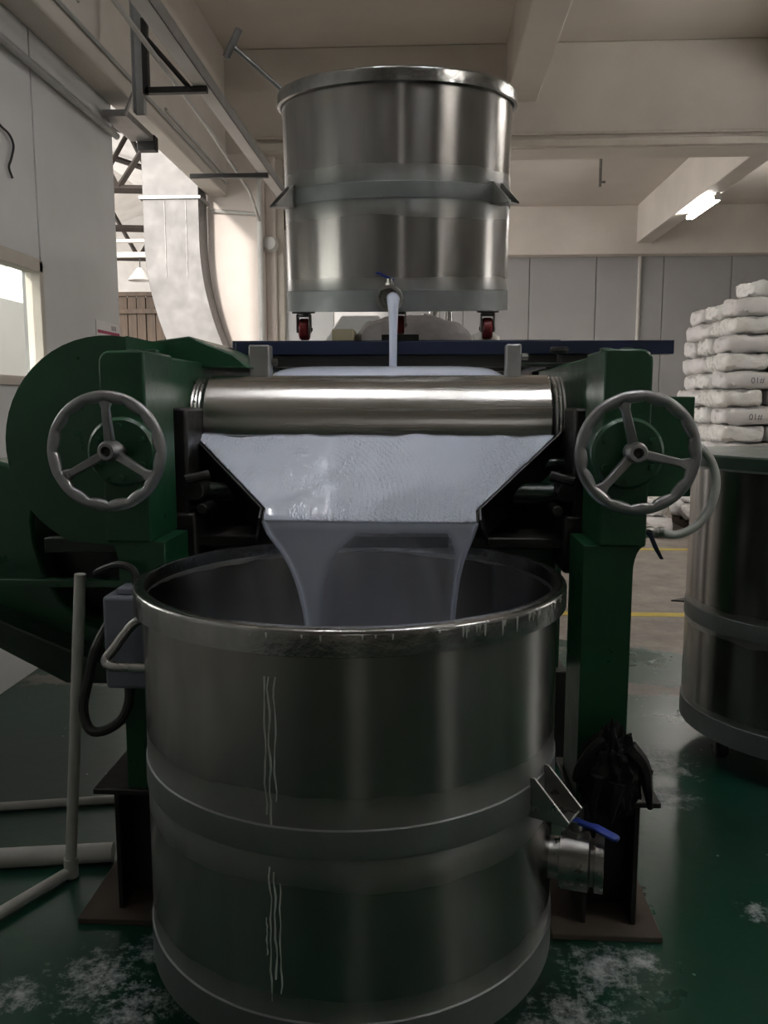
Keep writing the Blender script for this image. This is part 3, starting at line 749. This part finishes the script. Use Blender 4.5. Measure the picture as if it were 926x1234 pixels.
bgk = B()
vs = [(.42, 1.08, TZ+.003), (.56, 1.08, TZ+.003), (.56, 1.2, TZ+.003), (.42, 1.2, TZ+.003), (.40, 1.10, TZ+.05), (.49, 1.07, TZ+.085), (.57, 1.13, TZ+.04), (.48, 1.18, TZ+.075)]
bgk.add(vs, [(3, 2, 1, 0), (0, 1, 5, 4), (1, 6, 5), (1, 2, 6), (2, 3, 7), (2, 7, 6), (3, 0, 4), (3, 4, 7), (4, 5, 7), (5, 6, 7)])
tag(onp(bgk).build('film_bag', 'sack2', None, .002, smooth=0), 'small folded clear plastic bag beside the right caster of the raised tank', 'bag')
# white slanted hopper behind, standing on the floor
hop = B().prism([(-.95, 0), (-.45, 0), (-.35, 2.05), (-.62, 2.05), (-.95, 1.6)], 'y', 6.0, 6.4)
tag(hop.build('slanted_cabinet', 'panel', None, .01), 'white cabinet with a slanted side seen under the raised tank', 'cabinet')

# stirring rod leaning over the tank rim
rod = thing('stirring_rod', (-.64, 3.80, 2.79), 'galvanised rod with a T-shaped handle leaning over the raised tank rim', 'rod')
B().cyl((-.865, 3.80, 2.983), (-.45, 3.80, 2.625), .011, 12).build('shaft', 'steel_dark', rod)
B().lathe([(.011, -.065), (.016, -.065), (.016, .065), (.011, .065)], 14, 'z', (-.858, 3.79, 2.984), closed=True, mat=Matrix.Rotation(math.radians(28), 3, 'Y')).build('cross_handle', 'steel_dark', rod)

# ================================================================== HOSE, CONTROL BOX, PIPES, RAG
hz_ = thing('water_hose', (.69, 2.6, 1.04), 'pale grey hose looping from a lever valve in front of the tall tank', 'hose')
hp = bez([(.715, 2.6, 1.046), (.775, 2.6, 1.037), (.835, 2.6, 1.065), (.874, 2.6, 1.12), (.889, 2.6, 1.19), (.878, 2.6, 1.25), (.845, 2.6, 1.30), (.79, 2.62, 1.34), (.70, 2.64, 1.37), (.62, 2.65, 1.37)], 8)
B().tube(hp, .0135, 12).build('tube', 'hose', hz_)
vb = B().lathe([(0, .60), (.010, .60), (.010, .655), (.016, .655), (.019, .66), (.019, .70), (.016, .705), (.012, .705), (.012, .72), (.0155, .72), (.0155, .735), (0, .735)], 16, 'x', (0, 2.6, 1.046)).build('valve', 'steel', hz_)
B().cyl((.685, 2.57, 1.046), (.685, 2.60, 1.046), .010, 10).build('stem', 'blackmetal', vb)
B().add(*(lambda P: ([(p[0]+sx*.007*p[2], y, p[1]) for p in P for sx in (-1, 1) for y in (2.562, 2.57)], [(0, 1, 3, 2), (8, 10, 11, 9)]+[(i+a, i+4+a, i+4+b_, i+b_) for i in (0, 4) for a, b_ in ((0, 1), (1, 3), (3, 2), (2, 0))]))([(.683, 1.05, 1.0), (.705, 1.00, 1.1), (.725, .965, .8)])).build('lever', 'blue', vb, .002)

bxo = thing('control_box', (-.765, 2.07, .71), 'grey-blue enamel control box on the mill post behind the tank handle', 'box')
B().box(-.83, -.70, 2.03, 2.128, .71, .955).build('case', 'greybox', bxo, .010, seg=3)
B().box(-.80, -.70, 2.05, 2.12, .955, .972).build('cable_entry', 'greybox', bxo, .004)
cb_ = bez([(-.775, 2.06, .715), (-.78, 2.05, .66), (-.80, 2.04, .62), (-.845, 2.03, .595), (-.885, 2.04, .60), (-.905, 2.06, .65), (-.895, 2.08, .72), (-.88, 2.10, .80), (-.87, 2.2, .86)], 7)
B().tube(cb_, .013, 10).build('flexible_conduit', 'rubber', bxo)
cb2 = bez([(-.76, 2.09, .965), (-.77, 2.1, 1.01), (-.82, 2.12, 1.02), (-.89, 2.15, .99), (-.90, 2.25, .96)], 6)
B().tube(cb2, .010, 8).build('cable', 'rubber', bxo)

pv = thing('pvc_pipe_frame', (-1.09, 2.322, 0), 'white plastic pipe upright with a low angled leg beside the mill', 'pipe')
B().tube([(-1.085, 2.322, .03), (-1.00, 2.30, .955)], .0165, 14).build('upright', 'whitepvc', pv)
B().tube([(-1.085, 2.322, .022), (-1.45, 1.60, .022)], .0165, 14).build('leg', 'whitepvc', pv)
B().lathe([(0, -.03), (.021, -.03), (.021, .03), (0, .03)], 16, 'z', (-1.083, 2.322, .035)).build('elbow', 'whitepvc', pv)
B().tube([(-1.06, 2.305, .30), (-1.09, 2.30, .305), (-1.09, 2.33, .305)], .004, 6).build('wire_tie', 'wire', pv) if False else None
p2 = B().tube([(-2.0, 2.262, .03), (-.99, 2.42, .03)], .03, 16)
tag(p2.build('floor_pipe', 'whitepvc', None), 'thick white plastic pipe lying on the floor behind the upright', 'pipe')
p3 = B().tube([(-2.0, 2.62, .016), (-1.10, 2.80, .016)], .015, 12)
tag(p3.build('floor_pipe', 'whitepvc', None), 'thin white plastic pipe lying on the floor farthest behind the upright', 'pipe')

rg = B()
def ragf(u, w):
    a = 2*PI*u; ph = PI*(w-.5)*.98; c, sn = math.cos(a), math.sin(a)
    d = Vector((c*math.cos(ph), sn*math.cos(ph), math.sin(ph)))
    n = .35*(1-2*abs(fn(d, 2.3)))+.30*fn(d+Vector((3, 0, 0)), 4.1)+.16*fn(d, 9.0)
    R = 1+.75*n-.15
    z = .515+.115*R*d.z
    taper = 1-.45*max(0, d.z)
    return (.476+.082*R*d.x*taper, 2.045+.048*R*d.y*taper, max(z, .394))
rg.grid(ragf, 90, 50)
for (pts, r0) in (([(.45, 2.03, .60), (.415, 2.02, .575), (.385, 2.02, .53), (.375, 2.02, .50)], .016), ([(.51, 2.03, .58), (.545, 2.02, .54), (.56, 2.02, .48), (.572, 2.03, .42)], .026), ([(.48, 2.0, .50), (.47, 1.99, .45), (.465, 1.99, .40)], .022), ([(.43, 2.0, .52), (.42, 2.0, .45), (.425, 2.0, .405)], .02)):
    rg.tube(bez(pts, 5), lambda q, r0=r0: r0*(1-.72*q), 7)
tag(rg.build('rag', 'rag', None, smooth=40), 'crumpled black oily rag heaped on the right pedestal against the green post', 'rag')

# ================================================================== SACKS
def sack_mesh(name, L, Wd, H, seed):
    nu, nv = 32, 16; v = []; f = []
    def e(a, p): return math.copysign(abs(a)**p, a)
    for i in range(nu+1):
        ph = -PI/2+PI*i/nu
        for j in range(nv*2):
            th = 2*PI*j/(nv*2)
            x_ = L/2*e(math.sin(ph), .45)
            rr = abs(math.cos(ph))**.38
            y_ = Wd/2*e(math.cos(th), .45)*rr; z_ = H/2*e(math.sin(th), .62)*(rr**.8)
            q = Vector((x_*7+seed*3.1, y_*7, z_*9)); n = noise.noise(q)*.030+(.35-abs(noise.noise(q*1.9+Vector((5, 1, 2)))))*.045+noise.noise(q*4.3)*.010
            v.append((x_*(1+n*.6), y_*(1+n*1.5), z_+n*.9))
    m = nv*2
    for i in range(nu):
        for j in range(m): f.append((i*m+j, i*m+(j+1) % m, (i+1)*m+(j+1) % m, (i+1)*m+j))
    b = B().add(v, f)
    me = bpy.data.meshes.new(name); me.from_pydata(b.v, [], b.f)
    bm = bmesh.new(); bm.from_mesh(me); bmesh.ops.remove_doubles(bm, verts=bm.verts, dist=1e-4); bmesh.ops.recalc_face_normals(bm, faces=bm.faces); bm.to_mesh(me); bm.free()
    me.polygons.foreach_set('use_smooth', [True]*len(me.polygons))
    return me
SM = []
for k in range(4):
    m_ = sack_mesh('sack_mesh', .82, .48, .185, k); m_.materials.append(M['sack2'] if k % 2 else M['sack']); SM.append(m_)
ORD = ['top', 'second', 'third', 'fourth', 'fifth', 'sixth', 'seventh', 'eighth', 'ninth', 'tenth', 'eleventh', 'twelfth', 'thirteenth', 'fourteenth']
def sack(mesh, c, rz, label, group='white sacks stacked by the back wall', tilt=0):
    o = bpy.data.objects.new('sack', mesh); COL.objects.link(o); o.location = c; o.rotation_euler = (tilt, 0, rz)
    return tag(o, label, 'sack', group)
pal = thing('pallet', (3.55, 9.4, 0), 'low wooden pallet under the tall stack of white sacks', 'pallet')
for x_ in (3.0, 3.5, 4.1): B().box(x_-.05, x_+.05, 8.62, 10.1, 0, .09).build('bearer', 'wood', pal, .004)
for k in range(7): B().box(2.93, 4.2, 8.62+k*.22, 8.74+k*.22, .09, .11).build('slat', 'wood', pal, .003)
NL = 14; ph_ = .182; z = .11+.09
for l in range(NL):
    nm = ORD[NL-1-l]; jx = random.uniform(-.02, .02)+(.05 if l == NL-1 else 0)-.012*(8-l)*(-1 if False else 0); drift = .012*(l-6)
    zc = z+l*ph_
    def R(): return random.uniform(-.04, .04)
    if l == NL-1:
        sack(SM[1], (3.62, 8.95, zc+.0), .1, 'topmost white sack lying alone on the tall stack')
        continue
    if l % 2 == 0:
        for j, pos in enumerate(('front corner', 'middle of the left side', 'back of the left side')):
            if l == NL-1 and j == 2: continue
            sack(SM[(l+j) % 4], (2.94+drift+.42+jx+R()*.5, 8.87+j*.49, zc), R(), 'white sack in the %s layer of the tall stack, %s' % (nm, pos))
        sack(SM[(l+2) % 4], (2.94+drift+1.25+jx, 8.87, zc), R(), 'white sack in the %s layer of the tall stack, right of the corner sack' % nm)
    else:
        for j, pos in enumerate(('front corner', 'back of the left side')):
            sack(SM[(l+j) % 4], (2.94+drift+.25+jx+R()*.5, 9.03+j*.80, zc), PI/2+R(), 'white sack in the %s layer of the tall stack, %s, end-on' % (nm, pos))
        for j, pos in enumerate(('second from the corner', 'third from the corner')):
            sack(SM[(l+j+1) % 4], (2.94+drift+.76+j*.50+jx, 9.03, zc), PI/2+R(), 'white sack in the %s layer of the tall stack, %s, end-on' % (nm, pos))
    # printed stock number along the outward face of some sacks
for (lx, ll) in ((3.23, 8), (3.23, 6), (3.23, 4)):
    t_ = bpy.data.curves.new('sack_print', 'FONT'); t_.body = '01#'; t_.size = .085; t_.extrude = .0005
    t_.materials.append(M['ink']); o_ = bpy.data.objects.new('t', t_); COL.objects.link(o_); bpy.context.view_layer.update(); me_ = bpy.data.meshes.new_from_object(o_.evaluated_get(bpy.context.evaluated_depsgraph_get())); bpy.data.objects.remove(o_)
    o = bpy.data.objects.new('sack_print', me_); COL.objects.link(o); o.location = (lx, 8.600, z+ll*ph_-.03); o.rotation_euler = (PI/2, 0, 0)
    src = [q for q in COL.objects if q.name.startswith('sack') and q.get('category') == 'sack' and abs(q.location.z-(z+ll*ph_)) < .01 and abs(q.location.y-8.87) < .01]
    src.sort(key=lambda q: abs(q.location.x-lx-.1))
    if src:
        o.parent = src[0]; bpy.context.view_layer.update(); o.matrix_parent_inverse = src[0].matrix_world.inverted()
for k, (x_, y_, z_, rz, l) in enumerate(((2.42, 9.25, .10, 1.5, 'white sack lying on the floor left of the tall stack, lowest one'), (2.46, 9.45, .28, 1.3, 'white sack slumped on another sack on the floor left of the tall stack'), (2.45, 10.15, .10, 1.6, 'white sack lying on the floor farthest behind the green mill post'))):
    sack(SM[k], (x_, y_, z_), rz, l, 'loose sacks on the floor')
tag(B().box(2.2, 2.6, 10.7, 11.1, 0, .48).build('cardboard_carton', 'bench', None, .01), 'pale carton standing behind the loose sacks on the floor', 'carton')
tag(B().prism([(1.78, 6.02), (2.3, 5.9), (2.3, 6.35)], 'z', .0, .012).build('black_mat', 'rubber', None, .002), 'black corner of a mat on the worn floor behind the tall tank', 'mat')

# ================================================================== OVERHEAD: tray, brackets, conduits, lamps
trb = thing('cable_tray', (-1.4, 5.4, 3.28), 'galvanised cable tray running overhead along the left beam', 'tray')
B().box(-1.385, -1.30, 2.6, 8.15, 3.28, 3.284).build('tray_bottom', 'roof', trb, smooth=0)
B().box(-1.304, -1.30, 2.6, 8.15, 3.28, 3.36).box(-1.335, -1.30, 2.6, 8.15, 3.356, 3.36).build('side_lip', 'galv', trb, smooth=0)
B().box(-1.389, -1.385, 2.6, 8.15, 3.28, 3.36).build('side_lip', 'galv', trb, smooth=0)
for y in (5.10, 6.97):
    t = thing('tray_bracket', (-1.5, y, 3.25), 'black steel bracket carrying the overhead tray, '+('near one with diagonal brace' if y < 6 else 'far one by the column'), 'bracket', 'tray brackets')
    B().box(-1.68, -1.31, y-.02, y+.02, 3.245, 3.279).build('arm', 'blackmetal', t, .002)
    if y < 6:
        B().box(-1.69, -1.655, y-.02, y+.02, 3.245, 3.66).build('upright', 'blackmetal', t, .002)
        B().tube([(-1.66, y, 3.55), (-1.42, y, 3.28)], .014, 4).build('brace', 'blackmetal', t)
    else:
        B().box(-1.95, -1.68, y-.02, y+.02, 3.25, 3.279).build('stub', 'blackmetal', t, .002)
su = B()
for a, b_, c, d in ((-1.755, -1.69, 5.14, 5.145), (-1.755, -1.75, 5.09, 5.14), (-1.695, -1.69, 5.09, 5.14)): su.box(a, b_, c, d, 3.14, ZC)
tag(su.build('strut_channel', 'galv', None), 'vertical galvanised strut hanging from the ceiling beside the near bracket', 'strut')
def pipe(pts, r, m, label, cat='conduit', nm='conduit'): 
    return tag(B().tube(pts, r, 10).build(nm, m, None), label, cat)
rs = thing('rusty_stub', (-1.92, 4.75, 3.9), 'rusty cut-off bolt and bracket sticking out of the left beam', 'bracket')
B().box(-1.942, -1.928, 4.66, 4.80, 3.62, 3.92).build('back_plate', 'cream', rs, .003)
B().cyl((-1.935, 4.68, 3.90), (-1.88, 4.66, 3.86), .016, 8).cyl((-1.935, 4.76, 3.72), (-1.88, 4.76, 3.64), .018, 8).cyl((-1.935, 4.73, 3.80), (-1.90, 4.73, 3.78), .012, 8).build('cut_bolts', 'truss', rs)
pipe([(-2.09, -3, 3.20), (-2.09, 5.72, 3.20)], .022, 'plastic_grey', 'grey conduit running along the top of the white wall panels')
pipe([(-1.925, -3, 3.50), (-1.925, 8.15, 3.50)], .012, 'plastic_grey', 'thin grey conduit fixed low on the side of the left beam')
pipe([(-1.93, 6.3, 3.56), (-1.93, 8.15, 3.56)], .014, 'whitepvc', 'short white conduit above the thin grey one near the column')
pipe([(-1.55, 2.6, 3.42), (-1.55, 4.0, 3.40), (-1.56, 6.0, 3.36), (-1.60, 7.6, 3.30), (-1.62, 8.15, 3.15)], .014, 'whitepvc', 'white cable sagging beside the overhead tray')
pipe([(-1.62, 8.15, 3.75), (-1.62, 8.17, 0.2)], .03, 'whitepvc', 'white drop pipe on the right edge of the lit column')
pipe([(-2.1, 8.17, 3.26), (-1.62, 8.17, 3.22)], .018, 'whitepvc', 'white conduit crossing the top of the lit column')
pipe([(-1.95, 5.5, 3.27), (-1.75, 5.14, 3.30)], .012, 'plastic_grey', 'short grey cable slanting from the strut to the light fitting')
siren = B().lathe([(0, -.05), (.06, -.05), (.085, 0), (.06, .05), (0, .05)], 20, 'y', (-1.545, 8.26, 2.96))
tag(siren.build('alarm_bell', 'whitepvc', None), 'small round white alarm bell on the column edge', 'alarm')
# dark cap of a fitting at the end of the white wall
ef = thing('light_fitting', (-2.02, 5.8, 3.20), 'unlit grey batten fitting with a black end cap at the wall end', 'light')
B().box(-2.10, -1.94, 5.5, 6.02, 3.255, 3.30).build('batten', 'galv', ef, .004)
B().box(-2.06, -1.93, 6.02, 6.10, 3.20, 3.30).build('end_cap', 'blackmetal', ef, .006)

def fluorescent(loc, label, lengthy=1.3, m='tube'):
    t = thing('fluorescent_light', loc, label, 'light', 'ceiling tubes')
    B().box(loc[0]-.03, loc[0]+.03, loc[1]-lengthy/2, loc[1]+lengthy/2, loc[2]+.05, loc[2]+.08).build('batten', 'whitepvc', t, .005)
    for dx in (-.03, .03):
        B().cyl((loc[0]+dx, loc[1]-lengthy/2+.03, loc[2]+.008), (loc[0]+dx, loc[1]+lengthy/2-.03, loc[2]+.008), .016, 12).build('tube', m, t)
    for e in (-1, 1): B().box(loc[0]-.05, loc[0]+.05, loc[1]+e*(lengthy/2-.015)-.015, loc[1]+e*(lengthy/2-.015)+.015, loc[2]-.01, loc[2]+.05).build('end_holder', 'whitepvc', t, .004)
fluorescent((3.70, 11.9, 4.02), 'bright fluorescent tube under the right ceiling beam', 1.2)
fluorescent((3.63, 6.2, 4.02), 'fluorescent tube under the right beam, beyond the right edge of the view')
fluorescent((3.63, .8, 4.02), 'fluorescent tube under the right beam, nearest the camera')
fluorescent((.85, 1.8, 4.12), 'fluorescent tube under the middle beam above the foreground tank', m='tube_dim')
fluorescent((-.55, 1.9, 4.60), 'unseen fluorescent tube added on the ceiling for glints on the cream', m='tube_dim')  # extra tube out of view, added to brighten and glint the apron cream

# wall clutter
pipe(bez([(-2.105, 4.10, 2.83), (-2.105, 4.17, 2.79), (-2.10, 4.25, 2.77), (-2.105, 4.30, 2.73), (-2.105, 4.27, 2.66), (-2.105, 4.24, 2.61), (-2.105, 4.27, 2.565)], 5), .006, 'wire', 'loose black wire hanging on the white wall panel', 'wire', 'loose_wire')
sg = thing('paper_sign', (-2.117, 5.49, 1.80), 'small paper notice with red bands at the end of the white wall', 'sign')
B().box(-2.119, -2.116, 5.29, 5.69, 1.74, 1.965).build('sheet', 'paper', sg, smooth=0)
B().box(-2.1165, -2.1150, 5.31, 5.69, 1.885, 1.905).build('red_band', 'paperred', sg, smooth=0)
B().box(-2.1165, -2.1150, 5.42, 5.69, 1.845, 1.872).build('red_band', 'paperred', sg, smooth=0)
for k in range(3): B().box(-2.1165, -2.1155, 5.55+k*.03, 5.565+k*.03, 1.915, 1.945).build('print_mark', 'ink', sg, smooth=0)

# ================================================================== SHED BEYOND THE OPENING
du = thing('air_duct', (-2.33, 7.8, 1.5), 'large galvanised air duct curving past the opening beside the lit column', 'duct')
dd = B()
def ductx(z):  # left/right edges sweep right as the duct drops
    if z > 2.95: return 0
    q = (2.95-z)/1.1; return .20*q*q*1.25
zs = [4.2, 3.24]+[3.22-.07*k for k in range(25)]
v = []
for z_ in zs:
    o = ductx(z_)
    for x_, y_ in ((-2.66, 7.88), (-2.135, 7.88), (-2.135, 8.17), (-2.66, 8.17)): v.append((x_+o, y_, z_))
f = []
for i in range(len(zs)-1):
    for j in range(4): f.append((i*4+j, i*4+(j+1) % 4, i*4+4+(j+1) % 4, i*4+4+j))
dd.add(v, f).build('body', 'duct', du, .004, smooth=20)
B().box(-2.69, -2.11, 7.855, 8.19, 3.30, 3.33).build('joint_flange', 'galv', du, .003)
for k in (.2, .4): B().box(-2.66+k, -2.66+k+.006, 7.874, 7.882, 2.6, 3.29).build('seam', 'steel_dark', du, smooth=0)

shed = B().box(-9, -2.2, 24.0, 24.1, 0, 7).build('wall_shed', 'roof', local=True, smooth=0); struct(shed)
rf = B().prism([(-14, 4.6), (-7.5, 6.9), (-2.2, 5.15), (-2.2, 5.2), (-7.5, 6.95), (-14, 4.65)], 'y', 11.5, 24)
struct(rf.build('roof_shed', 'roof', local=True, smooth=0))
def truss(y, label):
    t = thing('roof_truss', (-6, y, 4.3), label, 'truss', 'shed roof trusses')
    def bar(a, b_, r=.06): B().tube([(a[0], y, a[1]), (b_[0], y, b_[1])], r, 4).build('member', 'truss', t, smooth=0)
    bar((-13.5, 4.7), (-2.3, 4.35)); bar((-13.5, 4.72), (-7.5, 6.8)); bar((-7.5, 6.8), (-2.3, 5.1))
    xs = [-11.5, -9.5, -7.5, -6.2, -5.2, -4.4, -3.6, -2.9]
    for k, (a, b_) in enumerate(zip(xs, xs[1:])):
        def tz(x_): return 6.8-(x_+7.5)*(1.7/5.2) if x_ > -7.5 else 6.8+(x_+7.5)*.345
        def bz(x_): return 4.7-(x_+13.5)*.031
        bar((a, bz(a)), (b_, tz(b_)), .045) if k % 2 else bar((a, tz(a)), (b_, bz(b_)), .045)
for y, l in ((12.0, 'rusty brown roof truss in the shed, nearest through the opening'), (14.8, 'rusty brown roof truss in the shed, second through the opening'), (18.0, 'rusty brown roof truss in the shed, farthest through the opening')): truss(y, l)
pk = thing('plank_wall', (-5, 14.2, 0), 'weathered brown plank wall in the shed below the white lamp', 'wall')
for k in range(16):
    B().box(-6.4+k*.16, -6.4+k*.16+.145, 14.2+random.uniform(-.01, .01), 14.23, 0, 3.22+random.uniform(-.02, .02)).build('plank', 'wood', pk, .004)
B().box(-6.4, -3.85, 14.235, 14.27, 0, 3.2).build('backing_board', 'truss', pk)
B().box(-6.4, -3.8, 14.15, 14.2, 2.92, 3.0).build('rail', 'wood', pk, .004); B().box(-6.4, -3.8, 14.16, 14.22, 3.21, 3.28).build('rail', 'wood', pk, .004)
pb = thing('tie_beam', (-5, 13.4, 3.9), 'pale steel tie beam crossing the shed above the plank wall', 'beam')
B().box(-7, -3, 13.4, 13.48, 3.72, 3.80).box(-7, -3, 13.4, 13.48, 3.95, 4.0).build('chords', 'cream', pb, .004)
pl = thing('pendant_lamp', (-4.62, 13.44, 3.36), 'white conical pendant lamp hanging in the shed', 'lamp')
B().lathe([(.03, 3.56), (.05, 3.55), (.19, 3.37), (.19, 3.36), (.045, 3.53), (.02, 3.54)], 24, 'z', (-4.62, 13.44, 0), closed=True).build('shade', 'roof', pl)
B().tube([(-4.62, 13.44, 3.55), (-4.62, 13.44, 3.73)], .008, 6).build('cord', 'wire', pl)
# half-height partition seen through the window
struct(B().box(-4.56, -4.50, 3.0, 10.2, 0, 2.53).build('wall_yard', 'panel', local=True, smooth=0))

for o in list(bpy.data.objects):
    if '_org' in o: del o['_org']
